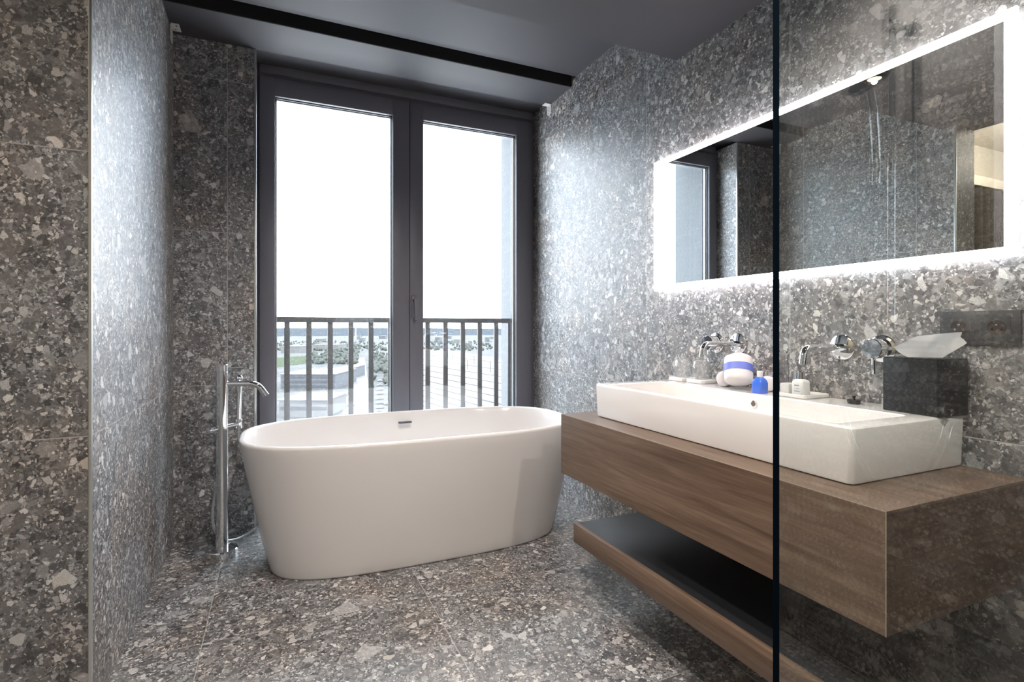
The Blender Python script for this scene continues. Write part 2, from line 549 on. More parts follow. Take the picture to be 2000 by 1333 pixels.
# ceilings
b = new(); box(b, -0.677, XR, -1.1, 1.91, Z3, 2.85)
struct('ceiling', b, M_CEIL, smooth=False)
b = new(); box(b, XL, XR, 1.91, 2.80, Z2, 2.85)
struct('ceiling_recess', b, M_CEIL, smooth=False)
b = new(); box(b, XL, XR, 2.856, YP, Z1, 2.85); box(b, XL, XR, YP, 3.47, ZW, 2.85)
struct('ceiling_soffit', b, M_CEIL, smooth=False)
b = new(); box(b, XL, XR, 2.80, 2.856, 2.80, 2.85); box(b, XL, XR, 2.852, 2.8560, Z1 + 0.0015, 2.80)
struct('slot_shade_lining', b, M_SLOTSHADE, smooth=False)  # near-black lining: the shade inside the ceiling slot is put into its colour
# bedroom beyond the opening (seen in the mirror)
b = new(); box(b, -4.1, -4.0, -1.1, 2.95, 0, 2.95)
struct('wall_bedroom_far', b, M_CREAM, smooth=False)
b = new(); box(b, -4.0, -0.677, 2.75, 2.95, 0, 2.95)
struct('wall_bedroom_side', b, M_CREAM, smooth=False)
b = new(); box(b, -4.1, -0.9, -1.3, -1.1, 0, 2.95)
struct('wall_bedroom_back', b, M_CREAM, smooth=False)
b = new(); box(b, -4.1, -0.677, -1.1, 2.95, 2.80, 2.95)
struct('ceiling_bedroom', b, M_CREAM, smooth=False)

# ------------------------------------------------------------------ French window
win = thing('window_1', (0.79, 3.42, 0), None, None, kind='structure')


def ring(bm, x0, x1, z0, z1, t, y0, y1, tb=None, bev=0.003):
    tb = t if tb is None else tb
    box(bm, x0, x0 + t, y0, y1, z0, z1, bev)
    box(bm, x1 - t, x1, y0, y1, z0, z1, bev)
    box(bm, x0 + t, x1 - t, y0, y1, z1 - t, z1, bev)
    box(bm, x0 + t, x1 - t, y0, y1, z0, z0 + tb, bev)


b = new()
ring(b, -0.101, XR, 0.0, ZW, 0.040, 3.385, 3.465)
box(b, -0.07, XR - 0.04, 3.386, 3.464, 2.50, 2.586)
box(b, -0.09, XR - 0.01, 3.372, 3.385, 2.575, ZW, 0.003)
obj('window_frame', b, M_FRAME, win)
for x0, x1, side in ((-0.088, 0.779, 0), (0.7815, 1.645, 1)):
    t = 0.088 if not side else 0.092
    tr_ = 0.106
    sash = new()
    y0, y1 = 3.36, 3.435
    xl, xr_ = x0 + (0.082 if not side else 0.088), x1 - (0.106 if not side else 0.116)
    box(sash, x0, xl, y0, y1, 0.035, 2.55, 0.004)
    box(sash, xr_, x1, y0, y1, 0.035, 2.55, 0.004)
    box(sash, xl - .004, xr_ + .004, y0 + .0004, y1, 2.444, 2.55, 0.004)
    box(sash, xl - .004, xr_ + .004, y0 + .0004, y1, 0.035, 0.15, 0.004)
    so = obj('sash', sash, M_FRAME, win)
    g = new(); ring(g, xl, xr_, 0.15, 2.444, 0.005, 3.383, 3.397, bev=0)
    obj('gasket', g, M_BEAD, so)
    g = new(); ring(g, xl + .0008, xr_ - .0008, 0.151, 2.443, 0.009, 3.401, 3.409, bev=0)
    obj('glazing_spacer', g, M_SPACER, so)
    g = new(); box(g, xl + .001, xr_ - .001, 3.398, 3.424, 0.151, 2.443)
    obj('pane', g, M_PANE, so, smooth=False)
    if side:
        h = new()
        box(h, 0.792, 0.818, 3.350, 3.361, 1.165, 1.305, 0.004)
        cyl(h, (0.805, 3.352, 1.275), (0.805, 3.315, 1.275), 0.009)
        box(h, 0.796, 0.815, 3.300, 3.316, 1.15, 1.287, 0.005)
        obj('handle', h, M_FRAME, so)
# centre cover strip
b = new(); box(b, 0.7745, 0.7815, 3.366, 3.43, 0.04, 2.545)
obj('rebate_seal', b, M_BEAD, win)

# outside reveal of the facade
for nm, x0, x1 in (('wall_outside_right', 1.60, 2.3), ('wall_outside_left', -0.7, -0.03)):
    b = new(); box(b, x0, x1, 3.47, 3.80, -1.0, 3.4)
    struct(nm, b, M_WHITEWALL, smooth=False)
b = new(); box(b, -0.03, 1.60, 3.47, 3.80, 2.66, 3.4)
struct('wall_outside_lintel', b, M_WHITEWALL, smooth=False)
b = new(); box(b, -0.03, 1.60, 3.47, 3.84, -0.3, -0.02)
struct('wall_outside_sill', b, M_WHITEWALL, smooth=False)

# balcony railing
YB = 3.62
rl = thing('balcony_railing', (0.8, YB, 0), 'dark grey steel balcony railing with flat bars outside the French window', 'railing')
b = new(); box(b, -0.03, 1.60, YB - 0.02, YB + 0.02, 1.134, 1.168, 0.002)
obj('top_rail', b, M_RAIL, rl)
b = new(); box(b, -0.03, 1.60, YB - 0.012, YB + 0.012, 0.07, 0.095, 0.002)
obj('bottom_rail', b, M_RAIL, rl)
k = 0
for q in [0.0159 + 0.0357 * i for i in range(12)] + [0.4400]:
    x = q * YB + (0.004 if q < .43 else 0)
    b = new(); box(b, x - 0.0165, x + 0.0165, YB - 0.006, YB + 0.006, 0.095, 1.135, 0.001)
    obj('baluster', b, M_RAIL, rl)

# ------------------------------------------------------------------ bathtub
def superell(a, bb, n, cx, cy, z, seg=112):
    out = []
    for k_ in range(seg):
        t = 2 * PI * k_ / seg
        c, s = math.cos(t), math.sin(t)
        # even spacing around a superellipse by polar radius
        r = (abs(c / a) ** n + abs(s / bb) ** n) ** (-1 / n)
        out.append((cx + r * c, cy + r * s, z))
    return out


CX, CY = 0.69, 2.745
tub = thing('bathtub', (CX, CY, 0), 'white oval freestanding bathtub in front of the French window', 'bathtub')
b = new()
prof = []
ab, bb_, at, bt_ = 0.722, 0.338, 0.845, 0.430
for i in range(15):
    t = i / 14
    z = 0.012 + 0.573 * t
    f = t ** 0.92
    n = 3.4 - 0.3 * t
    prof.append((ab + (at - ab) * f, bb_ + (bt_ - bb_) * f, n, z))
L_ = [superell(ab - 0.012, bb_ - 0.012, 3.4, CX, CY, 0.0), superell(ab - 0.003, bb_ - 0.003, 3.4, CX, CY, 0.003)]
L_ += [superell(a_, c_, n_, CX, CY, z_) for a_, c_, n_, z_ in prof]
for da, z_ in ((0.0, 0.592), (-0.002, 0.597), (-0.006, 0.600), (-0.012, 0.601), (-0.018, 0.600), (-0.023, 0.596), (-0.027, 0.588)):
    L_.append(superell(at + da, bt_ + da, 3.1, CX, CY, z_))
for i in range(1, 13):
    t = i / 12
    z_ = 0.588 - 0.43 * t
    f = t ** 1.25
    L_.append(superell(at - 0.027 - 0.15 * f, bt_ - 0.027 - 0.07 * f, 3.0 - 0.3 * t, CX, CY, z_))
for s_, z_ in ((0.965, 0.135), (0.90, 0.122), (0.75, 0.116), (0.45, 0.112), (0.1, 0.110)):
    L_.append(superell((at - 0.177) * s_, (bt_ - 0.097) * s_, 2.5, CX, CY, z_))
loft(b, L_)
obj('tub_shell', b, M_TUB, tub, ang=60)
# overflow slot on the inner far wall
b = new(); box(b, 0.655, 0.735, 3.106, 3.122, 0.535, 0.547, 0.004, rot=Matrix.Rotation(math.radians(-6), 3, 'X'))
obj('overflow_slot', b, mat('dark_chrome_slot', (0.10, 0.11, 0.13), 0.2, metal=1), tub)
b = new(); lathe(b, [(0.0, 0.006), (0.026, 0.006), (0.030, 0.003), (0.031, 0.0)], (CX, CY, 0.111))
obj('drain_cover', b, M_CHROME, tub)

# ------------------------------------------------------------------ floor standing bath tap
TX, TY = -0.240, 2.905
tap = thing('bath_mixer_tap', (TX, TY, 0), 'tall chrome floor-standing bath tap with hand shower beside the bathtub', 'tap')
b = new(); lathe(b, [(0.070, 0.0), (0.070, 0.032), (0.067, 0.036), (0.035, 0.037), (0.0, 0.037)], (TX, TY, 0))
obj('base_plate', b, M_CHROME, tap)
b = new(); lathe(b, [(0.027, 0.03), (0.0265, 0.886), (0.0255, 0.887), (0.0255, 0.889), (0.0265, 0.890), (0.0265, 0.920), (0.025, 0.922), (0.0, 0.922)], (TX, TY, 0))
obj('column', b, M_CHROME, tap)
b = new()
pth = rounded([(TX + 0.02, TY, 0.826), (-0.085, TY - 0.02, 0.826), (-0.045, TY - 0.025, 0.765)], 0.045, 10)
sweep(b, pth, 0.014, 20)
obj('spout', b, M_CHROME, tap)
b = new(); cyl(b, (TX + 0.02, TY, 0.905), (-0.147, TY - 0.008, 0.908), 0.0038, 12)
obj('lever', b, M_CHROME, tap)
b = new()
cyl(b, (-0.290, 2.868, 0.612), (-0.172, 2.960, 0.622), 0.0115, 20, 0.002)
cyl(b, (-0.296, 2.862, 0.612), (-0.270, 2.885, 0.612), 0.015, 20, 0.002)
cyl(b, (-0.172, 2.962, 0.598), (-0.172, 2.962, 0.646), 0.0165, 20, 0.002)
obj('hand_shower_bracket', b, M_CHROME, tap)
b = new()
sweep(b, [(-0.172, 2.962, 0.60), (-0.170, 2.961, 0.65), (-0.168, 2.960, 0.78), (-0.168, 2.958, 0.845), (-0.168, 2.955, 0.858), (-0.168, 2.952, 0.862)],
      [0.009, 0.0105, 0.013, 0.0145, 0.013, 0.008], 20)
obj('hand_shower', b, M_CHROME, tap)
b = new()
hp = smooth_path([(-0.172, 2.962, 0.60), (-0.170, 2.965, 0.55), (-0.150, 2.975, 0.47), (-0.090, 3.00, 0.33), (-0.050, 3.01, 0.20),
                  (-0.060, 3.03, 0.10), (-0.11, 3.04, 0.055), (-0.18, 3.00, 0.035), (-0.245, 2.965, 0.055), (-0.278, 2.945, 0.13), (-0.282, 2.935, 0.22),
                  (-0.268, 2.925, 0.31), (-0.250, 2.930, 0.36)], 10)
sweep(b, hp, 0.0068, 12)
obj('shower_hose', b, mat('satin_hose', (0.62, 0.64, 0.66), 0.25, metal=0.75), tap)

# ------------------------------------------------------------------ vanity and shelf
VX, VY0, VY1, VZ0, VZ1 = 1.112, 0.662, 1.981, 0.4815, 0.732
van = thing('floating_vanity', (1.39, 1.32, VZ0), 'walnut wall-hung vanity cabinet under the long white sink', 'vanity cabinet')
b = new(); box(b, VX, XR - 0.001, VY0, VY1, VZ1 - 0.006, VZ1)
obj('countertop', b, M_WOOD_Y, van)
b = new(); box(b, VX, VX + 0.018, VY0 + 0.0006, VY1, VZ0, VZ1 - 0.006)
obj('front_panel', b, M_WOOD_Y, van)
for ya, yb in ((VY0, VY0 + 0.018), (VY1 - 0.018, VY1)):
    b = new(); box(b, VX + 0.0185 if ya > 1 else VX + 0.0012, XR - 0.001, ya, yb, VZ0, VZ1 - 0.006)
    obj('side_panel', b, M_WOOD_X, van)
b = new(); box(b, VX + 0.019, XR - 0.001, VY0 + 0.019, VY1 - 0.019, VZ0 + 0.002, VZ0 + 0.02)
obj('bottom_panel', b, M_WOOD_Y, van)
M_EDGE = mat('painted_edge_glint', (0.30, 0.235, 0.175), 0.4)  # pale strips paint the light that the cabinet's edges catch
b = new(); box(b, VX - 0.0006, VX + 0.0010, VY0 - 0.0006, VY1, VZ1 - 0.0014, VZ1 + 0.0005)
obj('edge_glint', b, M_EDGE, van)
b = new(); box(b, VX - 0.0006, VX + 0.0010, VY0 - 0.0008, VY0 + 0.0008, VZ0, VZ1 - 0.0015)
obj('edge_glint', b, M_EDGE, van)

sh = thing('floating_shelf', (1.39, 1.27, 0.224), 'long walnut floating shelf with a black top below the vanity cabinet', 'shelf')
b = new(); box(b, VX, VX + 0.020, VY0, 1.878, 0.224, 0.300, 0.0012)
obj('front_panel', b, M_WOOD_Y, sh)
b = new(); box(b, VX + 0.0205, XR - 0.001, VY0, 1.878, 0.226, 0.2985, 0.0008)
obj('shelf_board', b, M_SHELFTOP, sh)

# ------------------------------------------------------------------ sink
ZS = 0.869
SX0, SX1, SY0, SY1 = 1.213, 1.6735, 0.795, 1.875
sink = thing('sink', (1.44, 1.335, VZ1), 'long white rectangular ceramic sink standing on the walnut vanity', 'sink')
b = new()


def rr_loop(x0, x1, y0, y1, r, z):
    return [(x, y, z) for x, y in rrect(x0, x1, y0, y1, r, 6)]


loops = []
for ins, z in ((0.010, VZ1 + 0.0015), (0.006, VZ1 + 0.003), (0.004, VZ1 + 0.010), (0.0, ZS - 0.010), (0.001, ZS - 0.0045), (0.004, ZS - 0.001), (0.008, ZS)):
    loops.append(rr_loop(SX0 + ins, SX1 - 0.2 * ins, SY0 + ins, SY1 - ins, 0.014, z))
bx0, bx1, by0, by1 = 1.231, 1.517, 0.850, 1.812
loops.append(rr_loop(bx0 - 0.004, bx1 + 0.004, by0 - 0.004, by1 + 0.004, 0.022, ZS))
loops.append(rr_loop(bx0 - 0.001, bx1 + 0.001, by0 - 0.001, by1 + 0.001, 0.021, ZS - 0.002))
loops.append(rr_loop(bx0, bx1, by0, by1, 0.020, ZS - 0.006))
loops.append(rr_loop(bx0 + 0.006, bx1 - 0.006, by0 + 0.008, by1 - 0.008, 0.024, ZS - 0.085))
loops.append(rr_loop(bx0 + 0.014, bx1 - 0.014, by0 + 0.018, by1 - 0.018, 0.030, ZS - 0.098))
loops.append(rr_loop(bx0 + 0.04, bx1 - 0.04, by0 + 0.06, by1 - 0.06, 0.040, ZS - 0.103))
loft(b, loops)
obj('basin', b, M_PORC, sink, ang=24)
b = new(); cyl(b, (1.5085, 1.335, 0.836), (1.5155, 1.335, 0.836), 0.0125, 24, 0.0015)
ov = obj('overflow_ring', b, M_CHROME, sink)
b = new(); cyl(b, (1.5080, 1.335, 0.836), (1.5095, 1.335, 0.836), 0.0088, 24)
obj('overflow_hole', b, mat('overflow_dark', (0.10, 0.075, 0.06), 0.5), ov)

# ------------------------------------------------------------------ wall taps over the sink
def wall_tap(ys, yv, label):
    z = 1.037
    t = thing('wall_mixer_tap', (XR, (ys + yv) / 2, z), label, 'tap')
    b_ = new(); lathe(b_, [(0.0, -0.009), (0.038, -0.009), (0.041, -0.007), (0.041, 0.0)], (XR, ys, z), 44, 'x')
    obj('spout_plate', b_, M_CHROME, t)
    b_ = new()
    sweep(b_, rounded([(XR - 0.006, ys, z), (1.492, ys, z), (1.484, ys, z - 0.050)], 0.026, 10), 0.0112, 20)
    obj('spout', b_, M_CHROME, t)
    b_ = new(); lathe(b_, [(0.0, -0.009), (0.038, -0.009), (0.041, -0.007), (0.041, 0.0)], (XR, yv, z), 44, 'x')
    obj('valve_plate', b_, M_CHROME, t)
    b_ = new(); lathe(b_, [(0.0, -0.058), (0.028, -0.058), (0.030, -0.056), (0.030, -0.027), (0.0285, -0.026), (0.0285, -0.024), (0.030, -0.023), (0.030, -0.006)], (XR, yv, z), 44, 'x')
    vb = obj('valve_body', b_, M_CHROME, t)
    b_ = new(); cyl(b_, (XR - 0.047, yv, z - 0.028), (XR - 0.047, yv, z - 0.076), 0.0055, 16, 0.001)
    obj('lever', b_, M_CHROME, vb)
    return t


wall_tap(1.551, 1.664, 'chrome wall tap and round valve above the drinking glasses')
wall_tap(1.128, 1.004, 'chrome wall tap and round valve beside the black tissue box')

# ------------------------------------------------------------------ mirror
XM = 1.645
MY0, MY1, MZ0, MZ1 = 0.677, 2.031, 1.275, 1.885
mir = thing('lit_mirror', (XR, 1.354, 1.58), 'wide rectangular mirror with a glowing white border above the sink', 'mirror')
w_ = 0.025
b = new(); box(b, XM + 0.0004, XM + 0.004, MY0 + w_, MY1 - w_, MZ0 + w_, MZ1 - w_)
obj('mirror_glass', b, M_MIRROR, mir, smooth=False)
b = new()
box(b, XM, XM + 0.012, MY0, MY0 + w_, MZ0, MZ1, 0.001)
box(b, XM, XM + 0.012, MY1 - w_, MY1, MZ0, MZ1, 0.001)
box(b, XM, XM + 0.012, MY0 + w_, MY1 - w_, MZ0, MZ0 + w_)
box(b, XM, XM + 0.012, MY0 + w_, MY1 - w_, MZ1 - w_, MZ1)
obj('light_border', b, M_LED, mir)
b = new()
i_ = 0.012
for (ya, yb, za, zb) in ((MY0 + i_, MY0 + i_ + .01, MZ0 + i_, MZ1 - i_), (MY1 - i_ - .01, MY1 - i_, MZ0 + i_, MZ1 - i_),
                         (MY0 + i_ + .01, MY1 - i_ - .01, MZ0 + i_, MZ0 + i_ + .01), (MY0 + i_ + .01, MY1 - i_ - .01, MZ1 - i_ - .01, MZ1 - i_)):
    box(b, XM + 0.013, XR - 0.002, ya, yb, za, zb)
obj('backlight_strip', b, M_LEDBACK, mir, smooth=False)
b = new(); box(b, XM + 0.0045, XR - 0.0005, MY0 + .03, MY1 - .03, MZ0 + .03, MZ1 - .03)
obj('mirror_housing', b, M_WHITEPL, mir, smooth=False)

# ------------------------------------------------------------------ power sockets
sk = thing('power_socket', (XR, 0.765, 1.099), 'anthracite double power socket on the wall behind the tissue box', 'power socket')
b = new(); box(b, XR - 0.009, XR, 0.6775, 0.852, 1.053, 1.144, 0.002)
obj('cover_plate', b, M_GUNMETAL, sk)
for yc in (0.8055, 0.7245):
    b = new()
    # square insert with a round well
    n_ = 40
    o_, i2, w2 = [], [], []
    for k_ in range(n_):
        a = 2 * PI * k_ / n_
        c_, s_ = math.cos(a), math.sin(a)
        m_ = 0.0275 / max(abs(c_), abs(s_))
        o_.append((XR - 0.0100, yc + m_ * c_, 1.0985 + m_ * s_))
        i2.append((XR - 0.0110, yc + 0.0205 * c_, 1.0985 + 0.0205 * s_))
        w2.append((XR - 0.0095, yc + 0.0195 * c_, 1.0985 + 0.0195 * s_))
    base_ = [(XR - 0.0085, y_, z_) for _, y_, z_ in o_]
    loft(b, [base_, o_, i2, w2], cap0=False, cap1=False)
    ins = obj('socket_insert', b, M_GUNMETAL, sk)
    b = new(); cyl(b, (XR - 0.0098, yc, 1.0985), (XR - 0.0090, yc, 1.0985), 0.0197, 36)
    obj('socket_well', b, M_SOCKWELL, ins)
    b = new()
    cyl(b, (XR - 0.0125, yc, 1.0985 + 0.009), (XR - 0.0092, yc, 1.0985 + 0.009), 0.0026, 12, 0.0006)
    obj('earth_pin', b, M_CHROME, ins)
    b = new()
    cyl(b, (XR - 0.0105, yc - 0.0095, 1.0985 - 0.003), (XR - 0.0096, yc - 0.0095, 1.0985 - 0.003), 0.0030, 12)
    cyl(b, (XR - 0.0105, yc + 0.0095, 1.0985 - 0.003), (XR - 0.0096, yc + 0.0095, 1.0985 - 0.003), 0.0030, 12)
    obj('contact_hole', b, M_CHROME, ins)

# ------------------------------------------------------------------ tissue box
TR = Matrix.Rotation(math.radians(-6), 3, 'Z')
tb0 = Vector((1.548, 0.797, ZS))       # corner nearest the camera
tw, td, th = 0.118, 0.143, 0.150


def tpt(x, y, z):
    return tb0 + TR @ Vector((x, y, z))


tbx = thing('tissue_box', tpt(tw / 2, td / 2, 0), 'tall black tissue box standing on the end of the sink', 'tissue box')
cbox = tpt(tw / 2, td / 2, 0)
b = new(); box(b, cbox.x - tw / 2, cbox.x + tw / 2, cbox.y - td / 2, cbox.y + td / 2, ZS, ZS + th - 0.003, 0.0025, rot=TR)
obj('box_body', b, M_BLACKPL, tbx)
b = new(); box(b, cbox.x - tw / 2 + .001, cbox.x + tw / 2 - .001, cbox.y - td / 2 + .001, cbox.y + td / 2 - .001, ZS + th - 0.003, ZS + th, 0.001, rot=TR)
obj('box_lid', b, M_BLACKPL, tbx)
tis = new()
# pulled-up tissue: a folded fan leaning to the wall side with a tip
nu, nv = 22, 10
grid = []
for j in range(nv + 1):
    v_ = j / nv
    row = []
    for i in range(nu + 1):
        u_ = i / nu
        # base line runs along the slot, top line spreads out
        bx_ = 0.035 + 0.050 * u_
        by_ = 0.095 - 0.05 * u_
        tx_ = 0.012 + 0.126 * u_
        ty_ = 0.125 - 0.142 * u_
        h_ = (0.040 + 0.030 * math.sin(PI * min(1, u_ * 1.15) * 0.62)) if u_ < 0.85 else 0.040 + 0.030 * math.sin(PI * .85 * 1.15 * .62)
        h_ += 0.002 * math.sin(u_ * 9)
        # the left part droops, the right part reaches out to a tip
        z_ = th - 0.002 + v_ * (h_ if u_ > 0.3 else h_ * (0.72 + u_ * 0.93))
        z_ += 0.006 * math.sin(v_ * PI) * math.sin(u_ * PI)
        x_ = bx_ + (tx_ - bx_) * (v_ ** 1.1) + 0.006 * math.sin(7.5 * u_ + 2 * v_) * v_
        y_ = by_ + (ty_ - by_) * (v_ ** 1.1) + 0.008 * math.sin(9 * u_ + 1.2) * math.sin(v_ * PI)
        row.append(tis.verts.new(tpt(x_, y_, z_)))
    grid.append(row)
for j in range(nv):
    for i in range(nu):
        tis.faces.new((grid[j][i], grid[j][i + 1], grid[j + 1][i + 1], grid[j + 1][i]))
tg = bmesh.ops.solidify(tis, geom=list(tis.faces), thickness=0.0012)
obj('tissue', tis, M_TISSUE, tbx, ang=70)

# leaning stopper against the box, lying stopper on the sink rim
def stopper(loc, rot, label):
    o = thing('sink_stopper', loc, label, 'sink stopper')
    o.rotation_euler = rot
    b_ = new(); lathe(b_, [(0.0, 0.0), (0.0150, 0.0), (0.0165, 0.002), (0.0185, 0.010), (0.0185, 0.0125), (0.0165, 0.0135), (0.015, 0.0115), (0.0, 0.0115)], Vector(loc))
    obj('plug', b_, M_RUBBER, o)
    b_ = new(); lathe(b_, [(0.0045, 0.0110), (0.0035, 0.018), (0.0055, 0.021), (0.0045, 0.025), (0.0, 0.0255)], Vector(loc), 20)
    obj('pull_knob', b_, M_RUBBER, o)
    return o


stopper((1.600, 1.045, ZS), (0, 0, 0.3), 'small black rubber stopper lying on the sink rim below the chrome tap')
stopper(tuple(tpt(0.022, -0.0005, 0.0188)), (math.radians(90), 0, math.radians(-6)), 'round black stopper leaning upright against the tissue box corner')

# ------------------------------------------------------------------ toiletries on the sink deck
def on_coaster(x, y, label, clabel):
    c_ = thing('coaster', (x, y, ZS), clabel, 'coaster')
    b_ = new(); box(b_, x - 0.042, x + 0.042, y - 0.042, y + 0.042, ZS, ZS + 0.016, 0.004)
    obj('coaster_pad', b_, M_WHITEPL, c_)
    t_ = thing('drinking_glass', (x, y, ZS + 0.0162), label, 'drinking glass')
    b_ = new()
    zz = ZS + 0.0163
    lathe(b_, [(0.0325, 0.0), (0.0350, 0.030), (0.0345, 0.055), (0.0310, 0.074), (0.026, 0.080), (0.0, 0.080), (0.0, 0.0745),
               (0.024, 0.0745), (0.029, 0.070), (0.0325, 0.054), (0.033, 0.030), (0.0305, 0.0)], (x, y, zz), 40)
    obj('glass_body', b_, M_CLEAR, t_, ang=60)
    return t_


on_coaster(1.618, 1.805, 'upturned clear drinking glass on a white coaster at the window end of the sink', 'white coaster under the upturned glass at the window end of the sink')
on_coaster(1.622, 1.700, 'upturned clear drinking glass on a white coaster next to the rolled towels', 'white coaster under the upturned glass next to the rolled towels')


def towel_roll(c, axis, L0, r, band, label, sy=1.0):
    c = Vector(c); axis = Vector(axis).normalized()
    t_ = thing('rolled_towel', c, label, 'towel')
    b_ = new()
    prof_ = [(0.0, -0.5), (0.45, -0.5), (0.80, -0.485), (0.97, -0.43), (1.0, -0.34), (1.01, -0.1), (1.01, 0.1), (1.0, 0.34), (0.97, 0.43), (0.80, 0.485), (0.45, 0.5), (0.0, 0.5)]
    z_ = axis
    x_ = Vector((0, 0, 1)).cross(z_)
    x_ = x_.normalized() if x_.length > .01 else Vector((1, 0, 0))
    y_ = z_.cross(x_)
    seg = 40
    def ringat(rr, h, k=1.0):
        out = []
        for i in range(seg):
            a = 2 * PI * i / seg
            sp = 1 + 0.03 * math.sin(3 * a + h * 4)
            out.append(c + x_ * (rr * r * k * math.cos(a) * sp) + y_ * (rr * r * k * sy * math.sin(a) * sp) + z_ * h * L0)
        return out
    rs = [ringat(max(rr, 0.02), h) for rr, h in prof_]
    loft(b_, rs)
    obj('towel_body', b_, M_TOWEL, t_, ang=70)
    b_ = new()
    hs = [(-band, 1.02), (-band, 1.035), (band, 1.035), (band, 1.02)]
    loft(b_, [ringat(k, h) for h, k in hs], cap0=False, cap1=False)
    obj('paper_band', b_, M_BLUEBAND, t_, ang=50)
    return t_


towel_roll((1.585, 1.470, ZS + 0.0735), (0.36, 0.30, 0.88), 0.108, 0.050, 0.13, 'large white rolled towel with a blue paper band standing between two smaller ones', 0.9)
towel_roll((1.622, 1.572, ZS + 0.030), (-0.75, -0.6, 0.0), 0.075, 0.030, 0.16, 'small white rolled towel lying between the drinking glasses and the large towel')
towel_roll((1.640, 1.385, ZS + 0.028), (-0.75, -0.6, 0.0), 0.062, 0.028, 0.14, 'small white rolled towel behind the blue bottle')

bl = thing('toiletry_bottle', (1.560, 1.352, ZS), 'small bottle of bright blue liquid on the sink beside the rolled towels', 'bottle')
b = new()
loft(b, [rr_loop(1.560 - w, 1.560 + w, 1.352 - w, 1.352 + w, min(0.007, w * .8), ZS + z) for w, z in
         ((0.019, 0), (0.0205, 0.003), (0.0205, 0.036), (0.018, 0.046), (0.011, 0.056), (0.008, 0.058))])
obj('bottle_body', b, M_BLUEGEL, bl, ang=50)
b = new(); lathe(b, [(0.0095, 0.057), (0.0095, 0.076), (0.008, 0.078), (0.0, 0.078)], (1.560, 1.352, ZS), 24)
obj('cap', b, M_WHITEPL, bl)

tr = thing('amenity_tray', (1.60, 1.225, ZS), 'flat white tray on the sink under the white lotion bottle', 'tray')
b = new()
loft(b, [rr_loop(1.548 + i, 1.668 - i, 1.168 + i, 1.288 - i, 0.008, ZS + z) for i, z in ((0.003, 0), (0.0, 0.003), (0.0, 0.012), (0.002, 0.0135), (0.005, 0.012), (0.006, 0.008))])
obj('tray_body', b, M_PORC, tr)
ZT = ZS + 0.0085


def bottle(x, y, w, h, body, label, liquid=None, printed=False, neck=0.022, capm=None):
    t_ = thing('toiletry_bottle', (x, y, ZT), label, 'bottle')
    b_ = new()
    loft(b_, [rr_loop(x - a, x + a, y - a, y + a, min(0.008, a * .8), ZT + z) for a, z in
              ((w - .002, 0), (w, 0.003), (w, h - 0.010), (w - .003, h - 0.003), (0.010, h), (0.009, h + 0.001))])
    bo = obj('bottle_body', b_, body, t_, ang=50)
    b_ = new(); lathe(b_, [(0.010, h), (0.010, h + neck - .002), (0.0085, h + neck), (0.0, h + neck)], (x, y, ZT), 24)
    obj('cap', b_, capm or M_CHROME, t_)
    if printed:
        b_ = new()
        box(b_, x - w - 0.0006, x - w + 0.0004, y - 0.010, y + 0.008, ZT + 0.030, ZT + 0.034)
        box(b_, x - w - 0.0006, x - w + 0.0004, y - 0.010, y + 0.004, ZT + 0.021, ZT + 0.0225)
        box(b_, x - w - 0.0006, x - w + 0.0004, y - 0.012, y + 0.008, ZT + 0.012, ZT + 0.0145)
        obj('printed_label', b_, M_PRINT, bo, smooth=False)
    return t_


bottle(1.590, 1.215, 0.021, 0.052, M_WHITEPL, 'white square lotion bottle with grey print and chrome cap on the tray', printed=True, neck=0.026)
bottle(1.640, 1.262, 0.017, 0.044, M_OIL, 'small olive toner bottle with chrome cap behind the white lotion bottle', neck=0.022)
b = new(); box(b, 1.575, 1.615, 1.248, 1.284, ZT, ZT + 0.034, 0.004)
tag(obj('soap_box', b, M_WHITEPL, loc=(1.595, 1.266, ZT)), 'small white soap box on the tray next to the lotion bottle', 'soap box')

# ------------------------------------------------------------------ shower glass
YG = 0.50
b = new(); box(b, 0.608, XR - 0.002, YG - 0.004, YG + 0.006, 0.0, Z3 - 0.002)
for f in b.faces:
    if f.normal.x < -0.5: f.material_index = 1
sg = obj('shower_screen', b, [M_SHGLASS, M_SHEDGE], loc=(0.608, YG, 0), smooth=False)
tag(sg, 'clear frameless glass shower screen standing in front of the vanity', 'glass screen')

# shower fittings on the tiled wall behind the screen line (seen mirrored in the glass)
sr = thing('shower_set', (XR, 0.05, 1.05), 'chrome shower rail with hand shower and hose on the tiled wall, reflected in the screen', 'shower')
b = new(); cyl(b, (1.615, 0.05, 1.00), (1.615, 0.05, 2.02), 0.0105, 20)
for z in (1.08, 1.97): cyl(b, (1.615, 0.05, z), (XR, 0.05, z), 0.010, 16)
obj('rail', b, M_CHROME, sr)
b = new(); cyl(b, (1.615, 0.19, 1.05), (1.615, -0.09, 1.05), 0.021, 28, 0.003)
for y in (0.125, -0.025): cyl(b, (1.62, y, 1.05), (XR, y, 1.05), 0.025, 24)
obj('thermostat_valve', b, M_CHROME, sr)
b = new(); cyl(b, (1.615, 0.05, 1.66), (1.54, 0.055, 1.64), 0.014, 16, 0.002)
obj('slider', b, M_CHROME, sr)
b = new()
sweep(b, smooth_path([(1.530, 0.058, 1.50), (1.530, 0.058, 1.60), (1.515, 0.060, 1.70), (1.485, 0.070, 1.755)], 6), 0.012, 16)
lathe_c = Vector((1.455, 0.085, 1.765))
hd = new()
lathe(hd, [(0.0, 0.012), (0.03, 0.012), (0.052, 0.006), (0.055, 0.0), (0.052, -0.006), (0.0, -0.008)], (0, 0, 0), 32)
bmesh.ops.rotate(hd, cent=(0, 0, 0), matrix=Matrix.Rotation(math.radians(-50), 3, 'Y'), verts=hd.verts)
